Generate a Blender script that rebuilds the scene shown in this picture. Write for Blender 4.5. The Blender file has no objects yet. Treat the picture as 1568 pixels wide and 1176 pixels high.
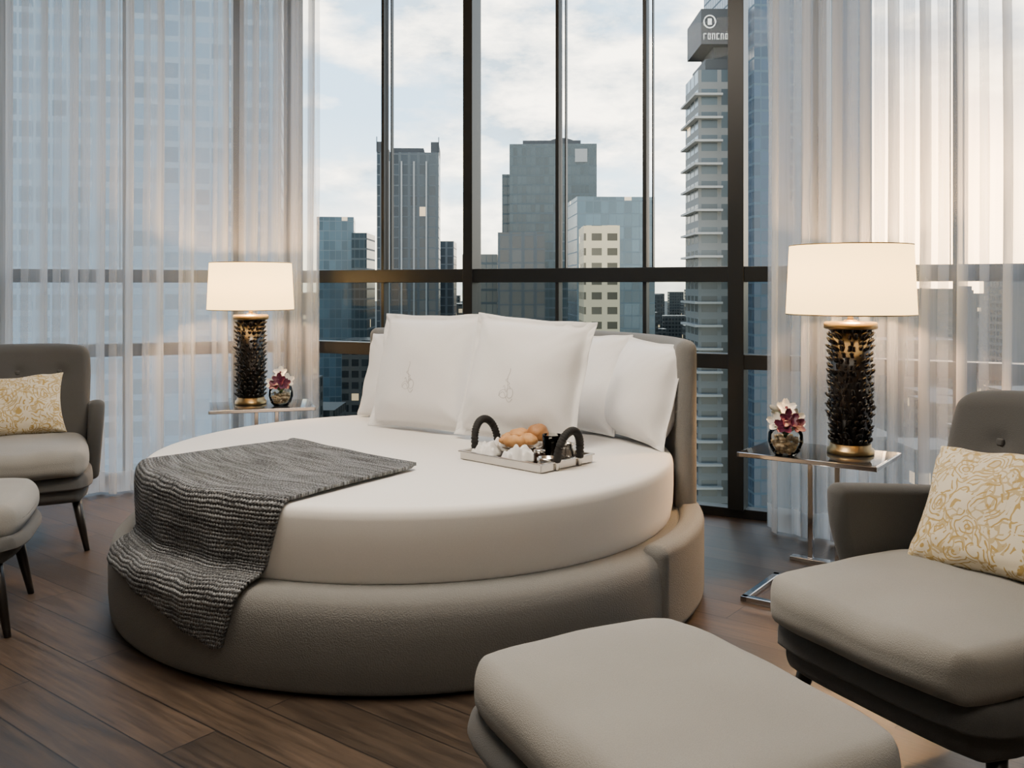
import bpy, bmesh, math, random
from math import sin, cos, pi, radians, atan2, sqrt, tan
from mathutils import Vector, Matrix, noise
from mathutils.bvhtree import BVHTree
random.seed(4)
S = bpy.context.scene
COL = S.collection

# ------------------------------------------------------------ node helpers
def new_mat(name):
    m = bpy.data.materials.new(name); m.use_nodes = True
    nt = m.node_tree; nt.nodes.clear()
    return m, nt
def N(nt, t, **kw):
    n = nt.nodes.new(t)
    for k, v in kw.items():
        if k in n.inputs: n.inputs[k].default_value = v
        else: setattr(n, k, v)
    return n
def L(nt, a, b): nt.links.new(a, b)
def math_(nt, op, a, b=None, c=None):
    n = nt.nodes.new('ShaderNodeMath'); n.operation = op
    for i, v in enumerate((a, b, c)):
        if v is None: continue
        if isinstance(v, (int, float)): n.inputs[i].default_value = v
        else: L(nt, v, n.inputs[i])
    return n.outputs[0]
def mixc(nt, fac, a, b, mode='MIX'):
    n = nt.nodes.new('ShaderNodeMix'); n.data_type = 'RGBA'; n.blend_type = mode
    for idx, v in ((0, fac), (6, a), (7, b)):
        if isinstance(v, (int, float)): n.inputs[idx].default_value = v
        elif isinstance(v, tuple): n.inputs[idx].default_value = (*v[:3], 1)
        else: L(nt, v, n.inputs[idx])
    return n.outputs[2]
def pbr(nt, **kw):
    b = nt.nodes.new('ShaderNodeBsdfPrincipled')
    for k, v in kw.items():
        k = k.replace('_', ' ')
        if isinstance(v, (int, float)): b.inputs[k].default_value = v
        elif isinstance(v, tuple): b.inputs[k].default_value = (*v[:3], 1)
        else: L(nt, v, b.inputs[k])
    return b
def out(nt, sh):
    o = nt.nodes.new('ShaderNodeOutputMaterial'); L(nt, sh, o.inputs[0]); return o
def bump(nt, h, strength=.3, dist=.01):
    n = nt.nodes.new('ShaderNodeBump'); n.inputs['Strength'].default_value = strength
    n.inputs['Distance'].default_value = dist; L(nt, h, n.inputs['Height']); return n.outputs[0]
def objco(nt, scale=(1, 1, 1), rot=(0, 0, 0), kind='Object'):
    t = nt.nodes.new('ShaderNodeTexCoord'); m = nt.nodes.new('ShaderNodeMapping')
    m.inputs['Scale'].default_value = scale; m.inputs['Rotation'].default_value = rot
    L(nt, t.outputs[kind], m.inputs[0]); return m.outputs[0]
def noise_t(nt, co, scale, detail=3, rough=.5):
    n = nt.nodes.new('ShaderNodeTexNoise'); n.inputs['Scale'].default_value = scale
    n.inputs['Detail'].default_value = detail; n.inputs['Roughness'].default_value = rough
    L(nt, co, n.inputs['Vector']); return n

def simple(name, col, rough=.5, metal=0., **kw):
    m, nt = new_mat(name)
    co = objco(nt); n = noise_t(nt, co, 9, 2)
    c = mixc(nt, n.outputs[0], tuple(x*.93 for x in col), tuple(min(1, x*1.05) for x in col))
    b = pbr(nt, Base_Color=c, Roughness=rough, Metallic=metal, **kw); out(nt, b.outputs[0]); return m

def fabric(name, col, var=.12, weave=380, bs=.35, rough=.9, sheen=.1, patch=4, dist=.004):
    m, nt = new_mat(name); co = objco(nt)
    n1 = noise_t(nt, co, weave, 2); n2 = noise_t(nt, co, patch, 3)
    c = mixc(nt, n2.outputs[0], tuple(x*(1-var) for x in col), tuple(x*(1+var) for x in col))
    c = mixc(nt, math_(nt, 'MULTIPLY', n1.outputs[0], .45), c, tuple(x*.5 for x in col))
    b = pbr(nt, Base_Color=c, Roughness=rough, Sheen_Weight=sheen, Normal=bump(nt, n1.outputs[0], bs, dist))
    out(nt, b.outputs[0]); return m

# ------------------------------------------------------------ mesh helpers
def mesh_obj(name, verts, faces, mat=None, smooth=True, parent=None, uvs=None):
    me = bpy.data.meshes.new(name); me.from_pydata([tuple(v) for v in verts], [], faces); me.update()
    if smooth:
        for p in me.polygons: p.use_smooth = True
    if uvs:
        uvl = me.uv_layers.new(name='UVMap')
        for l in me.loops: uvl.data[l.index].uv = uvs[l.vertex_index]
    ob = bpy.data.objects.new(name, me); COL.objects.link(ob)
    if mat: me.materials.append(mat)
    if parent: ob.parent = parent
    return ob
def empty(name, loc=(0, 0, 0), rz=0, scale=1):
    e = bpy.data.objects.new(name, None); COL.objects.link(e); e.location = loc
    e.rotation_euler = (0, 0, rz); e.scale = (scale,)*3; e.empty_display_size = .1; return e

def rbox_geo(dx, dy, dz, r, n=4, m=3, deform=None):
    """rounded box centred on origin"""
    def axis(d):
        h = d/2; inner = h - r; pts = []
        for k in range(m, -1, -1): pts.append(-inner - r*tan(pi/4*k/m))
        for k in range(1, n): pts.append(-inner + 2*inner*k/n)
        for k in range(0, m+1): pts.append(inner + r*tan(pi/4*k/m))
        return pts
    ax = [axis(dx), axis(dy), axis(dz)]; hd = (dx/2, dy/2, dz/2)
    V = []; F = []; key = {}
    def add(p):
        q = [max(-(hd[i]-r), min(hd[i]-r, p[i])) for i in range(3)]
        d = Vector([p[i]-q[i] for i in range(3)]); q = Vector(q)
        if d.length > 1e-9: q = q + d.normalized()*r
        k = tuple(round(c, 5) for c in p)
        if k not in key: key[k] = len(V); V.append(q)
        return key[k]
    for a in range(3):
        b, c = (a+1) % 3, (a+2) % 3
        for sgn in (-1, 1):
            for i in range(len(ax[b])-1):
                for j in range(len(ax[c])-1):
                    qs = []
                    for (ii, jj) in ((i, j), (i+1, j), (i+1, j+1), (i, j+1)):
                        p = [0, 0, 0]; p[a] = sgn*hd[a]; p[b] = ax[b][ii]; p[c] = ax[c][jj]; qs.append(add(p))
                    if sgn < 0: qs.reverse()
                    F.append(qs)
    if deform: V = [Vector(deform(v)) for v in V]
    return V, F
def rbox(name, dims, r, mat, parent=None, n=4, m=3, deform=None, loc=(0, 0, 0), rot=(0, 0, 0), smooth=True):
    V, F = rbox_geo(*dims, r, n, m, deform)
    ob = mesh_obj(name, V, F, mat, smooth, parent); ob.location = loc; ob.rotation_euler = rot
    return ob
def revolve_geo(prof, seg=96, a0=0, a1=2*pi):
    V = []; F = []; full = abs(a1-a0-2*pi) < 1e-6; ns = seg if full else seg+1; n = len(prof)
    for i in range(ns):
        a = a0+(a1-a0)*i/seg
        for r, z in prof: V.append(Vector((r*cos(a), r*sin(a), z)))
    for i in range(seg):
        i2 = (i+1) % ns
        for j in range(n-1): F.append((i*n+j, i2*n+j, i2*n+j+1, i*n+j+1))
    return V, F
def revolve(name, prof, mat, parent=None, seg=64, loc=(0, 0, 0)):
    V, F = revolve_geo(prof, seg); ob = mesh_obj(name, V, F, mat, True, parent); ob.location = loc
    bm = bmesh.new(); bm.from_mesh(ob.data); bmesh.ops.remove_doubles(bm, verts=bm.verts, dist=1e-5)
    bmesh.ops.recalc_face_normals(bm, faces=bm.faces); bm.to_mesh(ob.data); bm.free(); return ob
def tube_geo(pts, rad, seg=10, cap=True):
    V = []; F = []; n = len(pts); pts = [Vector(p) for p in pts]
    up = Vector((0, 0, 1))
    for i, p in enumerate(pts):
        t = (pts[min(i+1, n-1)]-pts[max(i-1, 0)]).normalized()
        ref = up if abs(t.dot(up)) < .95 else Vector((1, 0, 0))
        a = t.cross(ref).normalized(); b = t.cross(a)
        r = rad[i] if isinstance(rad, (list, tuple)) else rad
        for k in range(seg):
            an = 2*pi*k/seg; V.append(p+a*cos(an)*r+b*sin(an)*r)
    for i in range(n-1):
        for k in range(seg):
            k2 = (k+1) % seg; F.append((i*seg+k, i*seg+k2, (i+1)*seg+k2, (i+1)*seg+k))
    if cap: F.append(tuple(range(seg))[::-1]); F.append(tuple((n-1)*seg+k for k in range(seg)))
    return V, F
def tube(name, pts, rad, mat, parent=None, seg=10):
    V, F = tube_geo(pts, rad, seg); return mesh_obj(name, V, F, mat, True, parent)
def join_geo(lst):
    V = []; F = []
    for v, f in lst:
        o = len(V); V += list(v); F += [tuple(i+o for i in q) for q in f]
    return V, F
def box_geo(x0, x1, y0, y1, z0, z1):
    V = [Vector(p) for p in ((x0,y0,z0),(x1,y0,z0),(x1,y1,z0),(x0,y1,z0),(x0,y0,z1),(x1,y0,z1),(x1,y1,z1),(x0,y1,z1))]
    return V, [(0,3,2,1),(4,5,6,7),(0,1,5,4),(1,2,6,5),(2,3,7,6),(3,0,4,7)]
def xf(geo, M): return [M @ v for v in geo[0]], geo[1]

# ------------------------------------------------------------ materials
m_chair = fabric('chair_wool', (.084, .084, .083), weave=420)
m_seat = fabric('seat_fabric', (.29, .282, .262), var=.14, patch=3)
m_bedbase = fabric('bed_upholstery', (.185, .184, .177), var=.05, weave=230, bs=.5, dist=.005)
m_sheet = fabric('white_sheet', (.88, .855, .82), var=.02, weave=600, bs=.05, rough=.75)
m_pillow = fabric('white_cotton', (.91, .90, .89), var=.02, weave=500, bs=.08, rough=.8, patch=8)
m_thread = simple('grey_thread', (.45, .43, .42), .7)
m_black = simple('black_wood', (.012, .010, .009), .35)
m_chrome = simple('polished_chrome', (.55, .55, .57), .12, 1.)
m_brass = simple('aged_brass', (.36, .25, .12), .35, 1.)
m_frame = simple('window_frame_metal', (.010, .012, .014), .4, .3)
m_petal_dark = simple('black_glazed_ceramic', (.010, .008, .007), .22, .0)
m_wall = simple('wall_paint', (.34, .30, .26), .8)
m_ceil = simple('ceiling_paint', (.60, .58, .55), .85)

# wood floor
m_floor, nt = new_mat('oak_floor')
co = objco(nt, rot=(0, 0, radians(38)))
br = nt.nodes.new('ShaderNodeTexBrick'); L(nt, co, br.inputs['Vector'])
br.inputs['Scale'].default_value = 1; br.inputs['Brick Width'].default_value = 1.5; br.inputs['Row Height'].default_value = .17
br.inputs['Mortar Size'].default_value = .0024; br.inputs['Mortar Smooth'].default_value = .1; br.inputs['Bias'].default_value = 0
br.inputs['Color1'].default_value = (0, 0, 0, 1); br.inputs['Color2'].default_value = (1, 1, 1, 1); br.inputs['Mortar'].default_value = (.5, .5, .5, 1)
mp = nt.nodes.new('ShaderNodeMapping'); mp.inputs['Scale'].default_value = (1.6, 19, 1); L(nt, co, mp.inputs[0])
addv = nt.nodes.new('ShaderNodeVectorMath'); addv.operation = 'MULTIPLY_ADD'; L(nt, br.outputs['Color'], addv.inputs[0]); addv.inputs[1].default_value = (7, 7, 7); L(nt, mp.outputs[0], addv.inputs[2])
g = noise_t(nt, addv.outputs[0], 2.2, 8, .7)
gr = nt.nodes.new('ShaderNodeValToRGB'); gr.color_ramp.elements[0].position = .36; gr.color_ramp.elements[1].position = .66; L(nt, g.outputs[0], gr.inputs[0])
plank = mixc(nt, br.outputs['Color'], (.010, .0068, .0048), (.034, .0225, .0155))
lightp = mixc(nt, br.outputs['Color'], (.038, .0255, .0175), (.100, .067, .045))
c = mixc(nt, gr.outputs[0], plank, lightp)
c = mixc(nt, br.outputs['Fac'], c, (.002, .0015, .0015))
rg = math_(nt, 'MULTIPLY_ADD', g.outputs[0], .24, .30)
hh = math_(nt, 'SUBTRACT', math_(nt, 'MULTIPLY', g.outputs[0], .5), br.outputs['Fac'])
b = pbr(nt, Base_Color=c, Roughness=rg, Specular_IOR_Level=.55, Normal=bump(nt, hh, .45, .004)); out(nt, b.outputs[0])

# sheer curtain
def curtain_mat(name, tint, alpha):
    m, nt = new_mat(name)
    co = objco(nt); sep = nt.nodes.new('ShaderNodeSeparateXYZ'); L(nt, co, sep.inputs[0])
    uv = nt.nodes.new('ShaderNodeUVMap'); su = nt.nodes.new('ShaderNodeSeparateXYZ'); L(nt, uv.outputs[0], su.inputs[0])
    hem = math_(nt, 'LESS_THAN', sep.outputs[2], .135)
    gath = su.outputs[0]
    thr = noise_t(nt, objco(nt, (60, 60, 1.5)), 1, 3)
    a = math_(nt, 'MULTIPLY_ADD', gath, .48, alpha)
    a = math_(nt, 'MULTIPLY_ADD', hem, .18, a)
    a = math_(nt, 'MULTIPLY_ADD', thr.outputs[0], .22, math_(nt, 'SUBTRACT', a, .11))
    a = math_(nt, 'MINIMUM', a, .95)
    d = N(nt, 'ShaderNodeBsdfDiffuse'); d.inputs[0].default_value = (*tint, 1)
    t = N(nt, 'ShaderNodeBsdfTranslucent'); t.inputs[0].default_value = (*tint, 1)
    mx = nt.nodes.new('ShaderNodeMixShader'); mx.inputs[0].default_value = .55; L(nt, d.outputs[0], mx.inputs[1]); L(nt, t.outputs[0], mx.inputs[2])
    tr = N(nt, 'ShaderNodeBsdfTransparent')
    m2 = nt.nodes.new('ShaderNodeMixShader'); L(nt, a, m2.inputs[0]); L(nt, tr.outputs[0], m2.inputs[1]); L(nt, mx.outputs[0], m2.inputs[2])
    out(nt, m2.outputs[0]); return m
m_curtain = curtain_mat('sheer_voile', (.62, .645, .68), .28)

def glass_mat(name, tint, ior):
    m, nt = new_mat(name)
    tr = N(nt, 'ShaderNodeBsdfTransparent'); tr.inputs[0].default_value = (*tint, 1)
    gl = N(nt, 'ShaderNodeBsdfGlossy'); gl.inputs['Roughness'].default_value = .02
    fr = N(nt, 'ShaderNodeFresnel'); fr.inputs['IOR'].default_value = ior
    mx = nt.nodes.new('ShaderNodeMixShader'); L(nt, fr.outputs[0], mx.inputs[0]); L(nt, tr.outputs[0], mx.inputs[1]); L(nt, gl.outputs[0], mx.inputs[2])
    out(nt, mx.outputs[0]); return m
m_glass = glass_mat('window_glass', (.95, .97, .97), 1.10)
m_glass_low = glass_mat('tinted_balustrade_glass', (.44, .50, .52), 1.2)
m_clear = glass_mat('clear_glass', (.97, .98, .97), 1.2)
m_tabletop = simple('smoked_glass', (.03, .03, .03), .06, .0, Specular_IOR_Level=.6)

# lamp shade
m_shade, nt = new_mat('linen_shade')
co = objco(nt); n = noise_t(nt, co, 220, 2)
c = mixc(nt, n.outputs[0], (.92, .80, .56), (.84, .71, .46))
d = N(nt, 'ShaderNodeBsdfDiffuse'); L(nt, c, d.inputs[0]); t = N(nt, 'ShaderNodeBsdfTranslucent'); L(nt, c, t.inputs[0])
mx = nt.nodes.new('ShaderNodeMixShader'); mx.inputs[0].default_value = .55; L(nt, d.outputs[0], mx.inputs[1]); L(nt, t.outputs[0], mx.inputs[2])
em = N(nt, 'ShaderNodeEmission'); em.inputs[0].default_value = (1, .70, .30, 1); em.inputs[1].default_value = 2.8
ad = nt.nodes.new('ShaderNodeAddShader'); L(nt, mx.outputs[0], ad.inputs[0]); L(nt, em.outputs[0], ad.inputs[1]); out(nt, ad.outputs[0])
m_bulb, nt = new_mat('bulb_glass'); em = N(nt, 'ShaderNodeEmission'); em.inputs[0].default_value = (1, .75, .45, 1); em.inputs[1].default_value = 12; out(nt, em.outputs[0])

# knit
m_knit, nt = new_mat('melange_knit')
uv = nt.nodes.new('ShaderNodeUVMap'); sep = nt.nodes.new('ShaderNodeSeparateXYZ'); L(nt, uv.outputs[0], sep.inputs[0])
wob = noise_t(nt, uv.outputs[0], 9, 2)
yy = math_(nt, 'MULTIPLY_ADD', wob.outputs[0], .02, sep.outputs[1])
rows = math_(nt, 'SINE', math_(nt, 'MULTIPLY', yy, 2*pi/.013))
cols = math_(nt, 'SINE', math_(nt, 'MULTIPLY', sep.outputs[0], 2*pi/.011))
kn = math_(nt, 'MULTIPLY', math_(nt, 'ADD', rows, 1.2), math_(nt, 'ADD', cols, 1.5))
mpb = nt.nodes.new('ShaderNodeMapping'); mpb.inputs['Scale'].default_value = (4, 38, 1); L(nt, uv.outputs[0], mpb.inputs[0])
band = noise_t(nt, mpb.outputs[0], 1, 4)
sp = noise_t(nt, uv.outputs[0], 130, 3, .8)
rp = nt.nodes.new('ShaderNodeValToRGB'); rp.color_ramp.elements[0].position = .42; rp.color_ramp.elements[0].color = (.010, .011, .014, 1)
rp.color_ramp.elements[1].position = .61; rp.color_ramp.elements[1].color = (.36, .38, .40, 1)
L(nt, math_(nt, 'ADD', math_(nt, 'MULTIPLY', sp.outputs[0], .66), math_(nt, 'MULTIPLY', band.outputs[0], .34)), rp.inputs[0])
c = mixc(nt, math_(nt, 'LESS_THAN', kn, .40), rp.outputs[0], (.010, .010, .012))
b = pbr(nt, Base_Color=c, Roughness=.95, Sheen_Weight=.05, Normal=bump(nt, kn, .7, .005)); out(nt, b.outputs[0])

# floral cushion
m_floral, nt = new_mat('floral_print')
co = objco(nt, (1, 1, 1)); nz = noise_t(nt, co, 11, 2)
v = nt.nodes.new('ShaderNodeVectorMath'); v.operation = 'MULTIPLY_ADD'; L(nt, nz.outputs['Color'], v.inputs[0]); v.inputs[1].default_value = (.075, .075, .075); L(nt, co, v.inputs[2])
w = nt.nodes.new('ShaderNodeTexVoronoi'); w.feature = 'F1'; w.inputs['Scale'].default_value = 12; L(nt, v.outputs[0], w.inputs['Vector'])
w2 = nt.nodes.new('ShaderNodeTexVoronoi'); w2.feature = 'DISTANCE_TO_EDGE'; w2.inputs['Scale'].default_value = 36; L(nt, v.outputs[0], w2.inputs['Vector'])
ring = math_(nt, 'ABSOLUTE', math_(nt, 'SINE', math_(nt, 'MULTIPLY', w.outputs['Distance'], 21)))
m1 = math_(nt, 'LESS_THAN', ring, .46); m2_ = math_(nt, 'LESS_THAN', w2.outputs['Distance'], .09)
blot = noise_t(nt, co, 30, 2); m3 = math_(nt, 'GREATER_THAN', blot.outputs[0], .45); m4 = math_(nt, 'GREATER_THAN', noise_t(nt, co, 17, 1).outputs[0], .47)
core = math_(nt, 'LESS_THAN', w.outputs['Distance'], .18)
msk = math_(nt, 'MINIMUM', math_(nt, 'ADD', math_(nt, 'ADD', math_(nt, 'MULTIPLY', m1, m3), math_(nt, 'MULTIPLY', math_(nt, 'MULTIPLY', m2_, m4), .7)), math_(nt, 'MULTIPLY', core, .35)), 1)
c = mixc(nt, msk, (.68, .61, .46), (.42, .285, .085))
b = pbr(nt, Base_Color=c, Roughness=.8, Sheen_Weight=.1, Normal=bump(nt, noise_t(nt, co, 400).outputs[0], .1, .003)); out(nt, b.outputs[0])

# ------------------------------------------------------------ camera
cam = bpy.data.cameras.new('camera'); cam.sensor_width = 36; cam.sensor_fit = 'HORIZONTAL'
cam.lens = 36*1440/1601; cam.shift_y = -(600.5-448)/1601; cam.clip_end = 5000; cam.clip_start = .05
camo = bpy.data.objects.new('camera', cam); COL.objects.link(camo); camo.location = (0, 0, 1.25); camo.rotation_euler = (pi/2, 0, 0)
S.camera = camo

# ------------------------------------------------------------ room shell
HC = 3.4
P = [(-4.7, 4.98), (-1.5, 6.32), (1.6, 4.815), (4.3, 3.25)]
room = [(-4.7, -2.5), (4.3, -2.5), P[3], P[2], P[1], P[0]]
def slab(name, poly, z0, z1, mat):
    n = len(poly); V = [(x, y, z0) for x, y in poly]+[(x, y, z1) for x, y in poly]
    F = [tuple(range(n))[::-1], tuple(range(n, 2*n))]+[(i, (i+1) % n, n+(i+1) % n, n+i) for i in range(n)]
    return mesh_obj(name, V, F, mat, False)
slab('floor', room, -.12, 0, m_floor)
slab('ceiling', room, HC, HC+.12, m_ceil)
def wall(name, x0, x1, y0, y1):
    V, F = box_geo(x0, x1, y0, y1, 0, HC); mesh_obj(name, V, F, m_wall, False)
wall('wall_left', -4.82, -4.7, -2.5, 4.98); wall('wall_right', 4.3, 4.42, -2.5, 3.25); wall('wall_back', -4.82, 4.42, -2.62, -2.5)
for nm, x0, x1, y0, y1 in (('baseboard_left', -4.7, -4.68, -2.48, 4.9), ('baseboard_right', 4.28, 4.3, -2.48, 3.2), ('baseboard_back', -4.68, 4.28, -2.5, -2.48)):
    V, F = box_geo(x0, x1, y0, y1, 0, .12); mesh_obj(nm, V, F, m_ceil, False)

def window_seg(name, A, B, mull, lowmat):
    A = Vector((*A, 0)); B = Vector((*B, 0)); d = (B-A); Ln = d.length; ang = atan2(d.y, d.x)
    e = empty(name, A, ang)
    geos = [box_geo(0, Ln, -.03, .05, 0, .05), box_geo(0, Ln, -.03, .05, HC-.08, HC)]
    geos.append(box_geo(0, Ln, -.05, .05, .805, .885))
    geos.append(box_geo(0, Ln, -.05, .05, 1.275, 1.358))
    for s, wd in mull:
        if wd > .03:
            geos.append(box_geo(s-wd/2, s+wd/2, -.06, .06, .05, HC-.08))
        else:
            geos.append(box_geo(s-.011, s+.011, -.03, .03, .05, HC-.08))
            geos.append(box_geo(s+.028, s+.036, .02, .05, 1.358, HC-.08))
            geos.append(box_geo(s-.028, s-.024, .02, .05, 1.358, HC-.08))
    V, F = join_geo(geos); fr = mesh_obj('frame', V, F, m_frame, False, e)
    bv = fr.modifiers.new('bv', 'BEVEL'); bv.width = .004; bv.segments = 2
    mesh_obj('pane_upper', [(0, .01, 1.3), (Ln, .01, 1.3), (Ln, .01, HC-.08), (0, .01, HC-.08)], [(0, 1, 2, 3)], m_glass, False, e)
    mesh_obj('pane_lower', [(0, .01, .05), (Ln, .01, .05), (Ln, .01, 1.3), (0, .01, 1.3)], [(0, 1, 2, 3)], lowmat, False, e)
    return e
def onmain(X): # distance along the middle facade for world X
    return (X+1.5)*sqrt(1+.4855**2)
window_seg('window_1', P[0], P[1], [(.3, .07), (1.0, .02), (1.7, .07), (2.4, .02), (3.1, .07)], m_glass)
window_seg('window_2', P[1], P[2], [(0, .07), (onmain(-.826), .02), (onmain(-.248), .065), (onmain(.278), .02), (onmain(.76), .02), (onmain(1.226), .085)], m_glass_low)
window_seg('window_3', P[2], P[3], [(.02, .07), (.65, .02), (1.3, .07), (1.95, .02), (2.6, .07)], m_glass)

# ------------------------------------------------------------ curtains
def curtain(name, path, seed, amp=.045, wl=.17):
    pts = [Vector((*p, 0)) for p in path]
    dense = []
    for i in range(len(pts)-1):
        p0 = pts[max(i-1, 0)]; p1 = pts[i]; p2 = pts[i+1]; p3 = pts[min(i+2, len(pts)-1)]
        for k in range(60):
            t = k/60; dense.append(.5*((2*p1)+(p2-p0)*t+(2*p0-5*p1+4*p2-p3)*t*t+(3*p1-p0-3*p2+p3)*t**3))
    dense.append(pts[-1])
    cum = [0]
    for i in range(1, len(dense)): cum.append(cum[-1]+(dense[i]-dense[i-1]).length)
    T = cum[-1]; ns = int(T/.0085); nz = 16; V = []; F = []; UV = []; j = 0
    ph = 0
    for i in range(ns+1):
        s = T*i/ns
        while j < len(cum)-2 and cum[j+1] < s: j += 1
        t = (s-cum[j])/(cum[j+1]-cum[j]); p = dense[j].lerp(dense[j+1], t); tg = (dense[j+1]-dense[j]).normalized(); nr = Vector((-tg.y, tg.x, 0))
        w = noise.noise(Vector((s*1.7, seed, 0)))
        ph += (2*pi*(T/ns)/wl)*(1+.75*w)
        for k in range(nz+1):
            z = .012+(HC-.05)*k/nz
            pp = ph+.5*noise.noise(Vector((s*.8, z*.5, seed+5)))
            a = amp*(.8+.7*noise.noise(Vector((s*2.3, z*.25, seed+9))))
            o = a*sin(pp)+.010*sin(pp*2.3+seed)
            o2 = .035*sin(2*pp)
            q = p+nr*o+tg*(o2*1.2); q.z = z
            V.append(q)
            UV.append((max(0, abs(cos(pp*.5+.6)))**8, z))
    for i in range(ns):
        for k in range(nz):
            a = i*(nz+1)+k; F.append((a, a+nz+1, a+nz+2, a+1))
    return mesh_obj(name, V, F, m_curtain, True, uvs=UV)
curtain('sheer_curtain', [(-1.25, 6.03), (-1.75, 6.07), (-2.2, 5.62), (-3.0, 5.38), (-4.5, 4.86)], 1.3)
curtain('sheer_curtain', [(1.29, 4.74), (1.46, 4.55), (1.8, 4.38), (2.5, 4.0), (3.9, 3.22)], 7.7)

# ------------------------------------------------------------ round bed
BX, BY = -.422, 3.978
bed = empty('round_bed', (BX, BY, 0))
revolve('plinth', [(0, 0), (1.15, 0), (1.15, .02), (0, .02)], m_black, bed, 96)
revolve('base', [(0, .008), (1.185, .008), (1.20, .014), (1.206, .03), (1.212, .10), (1.213, .18), (1.208, .24), (1.197, .278), (1.176, .300), (1.14, .310), (1.09, .314), (0, .314)], m_bedbase, bed, 128)
revolve('mattress', [(0, .30), (1.075, .30), (1.092, .32), (1.10, .37), (1.103, .44), (1.103, .515), (1.099, .538), (1.09, .550), (1.07, .556), (.6, .557), (0, .557)], m_sheet, bed, 128)
def arc(name, a0, a1, r0, r1, z0, z1, rad, taper=None):
    rm = (r0+r1)/2; Ln = radians(a1-a0)*rm; am = radians((a0+a1)/2)
    def df(v):
        a = am+v.x/rm; r = rm+v.y; z = (z0+z1)/2+v.z
        return (r*cos(a), r*sin(a), z)
    return rbox(name, (Ln, r1-r0, z1-z0), rad, m_bedbase, bed, n=48, m=4, deform=df)
arc('side_rail', -39, 145, 1.125, 1.226, .01, .335, .035)
arc('headboard', -5, 108, 1.118, 1.208, .05, 1.022, .042)

# ------------------------------------------------------------ pillows
def pillow_geo(w, h, t, flange=0., n=30, wr=.006, seed=0, pinch=.06):
    V = []; F = []
    def prof(u): return max(0, 1-abs(u)**2.6)**.5
    idx = {}
    lim = 1-flange
    g = [-1+2*i/n for i in range(n+1)]
    g = [sin(x*pi/2)*.6+x*.4 for x in g]
    for side in (1, -1):
        for i, u in enumerate(g):
            for j, v in enumerate(g):
                edge = i in (0, n) or j in (0, n)
                if edge and side == -1: idx[(side, i, j)] = idx[(1, i, j)]; continue
                uu = max(-1, min(1, u/lim)); vv = max(-1, min(1, v/lim))
                th = t/2*prof(uu)*prof(vv)
                th *= 1+.12*(-v)
                x = w/2*u*(1-pinch*(1-v*v)*abs(u)); y = h/2*v*(1-pinch*(1-u*u)*abs(v))
                wn = noise.noise(Vector((u*1.6+seed, v*1.6, side*3+seed)))*wr*2.2+noise.noise(Vector((u*5+seed, v*4, side+seed)))*wr*.6
                cr = abs(u*v); wn += wr*.9*sin((abs(u)-abs(v))*22+seed)*cr
                rr = max(abs(uu), abs(vv))
                z = side*(th+.0025*(0 if edge else 1))+wn*(1 if not edge else .5)*side+(.008*sin(9*u+seed)*sin(8*v) if rr > .93 else 0)
                idx[(side, i, j)] = len(V); V.append(Vector((x, y+h/2, z)))
    for side in (1, -1):
        for i in range(n):
            for j in range(n):
                q = [idx[(side, i, j)], idx[(side, i+1, j)], idx[(side, i+1, j+1)], idx[(side, i, j+1)]]
                F.append(tuple(q if side == 1 else q[::-1]))
    return V, F
def frame_mat(pos, face_deg, lean_deg, roll=0):
    a = radians(face_deg); l = radians(lean_deg); nh = Vector((cos(a), sin(a), 0)); Z = Vector((0, 0, 1))
    up = Z*cos(l)-nh*sin(l); nm = nh*cos(l)+Z*sin(l); wd = up.cross(nm)
    M = Matrix((wd, up, nm)).transposed().to_4x4(); M.translation = Vector(pos)
    return M @ Matrix.Rotation(radians(roll), 4, 'Z')
def pillow(name, pos, face, lean, w, h, t, mat, flange=0, seed=0, roll=0, pinch=.06, wr=.005):
    V, F = pillow_geo(w, h, t, flange, seed=seed, pinch=pinch, wr=wr)
    ob = mesh_obj(name, V, F, mat, True); ob.matrix_world = frame_mat(pos, face, lean, roll)
    s = ob.modifiers.new('s', 'SUBSURF'); s.levels = 1; s.render_levels = 1
    return ob
ZM = .560
pillow('pillow', (-.56, 4.80, ZM), 246, 18, .58, .46, .18, m_pillow, seed=1)
pillow('pillow', (-.10, 4.72, ZM), 233, 20, .62, .46, .17, m_pillow, seed=2)
pillow('pillow', (.27, 4.37, ZM), 228, 17, .54, .49, .19, m_pillow, .08, seed=3)
pillow('pillow', (.53, 4.08, ZM), 205, 15, .50, .47, .22, m_pillow, .10, seed=4, roll=-2)
def sham(pos, face, lean, seed, roll, w=.63, h=.58):
    ob = pillow('monogram_pillow', pos, face, lean, w, h, .24, m_pillow, .11, seed=seed, roll=roll, pinch=.05, wr=.007)
    me = ob.data; bvh = BVHTree.FromPolygons([v.co for v in me.vertices], [tuple(p.vertices) for p in me.polygons])
    def line(fn, n=28):
        pts = []
        for k in range(n+1):
            x, y = fn(k/n); hit = bvh.ray_cast(Vector((x, y+.22, 1)), Vector((0, 0, -1)))
            if hit[0]: pts.append(hit[0]+Vector((0, 0, .0005)))
        return tube_geo(pts, .0010, 5)
    g = [line(lambda t: (.004*sin(t*9), .0+.095*t)), line(lambda t: (.022*cos(t*2*pi)-.012, -.018+.018*sin(t*2*pi))),
         line(lambda t: (.016*cos(t*2*pi)+.02, -.012+.022*sin(t*2*pi))), line(lambda t: (-.035+.07*t, -.03+.02*sin(t*6))),
         line(lambda t: (.012*sin(t*pi*2), .02+.03*t)), line(lambda t: (.02-.04*t, .004+.014*sin(t*9)))]
    V, F = join_geo(g); mesh_obj('monogram', V, F, m_thread, True, ob)
    return ob
sham((-.455, 4.40, ZM), 235, 14, 8, 1, .64)
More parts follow.
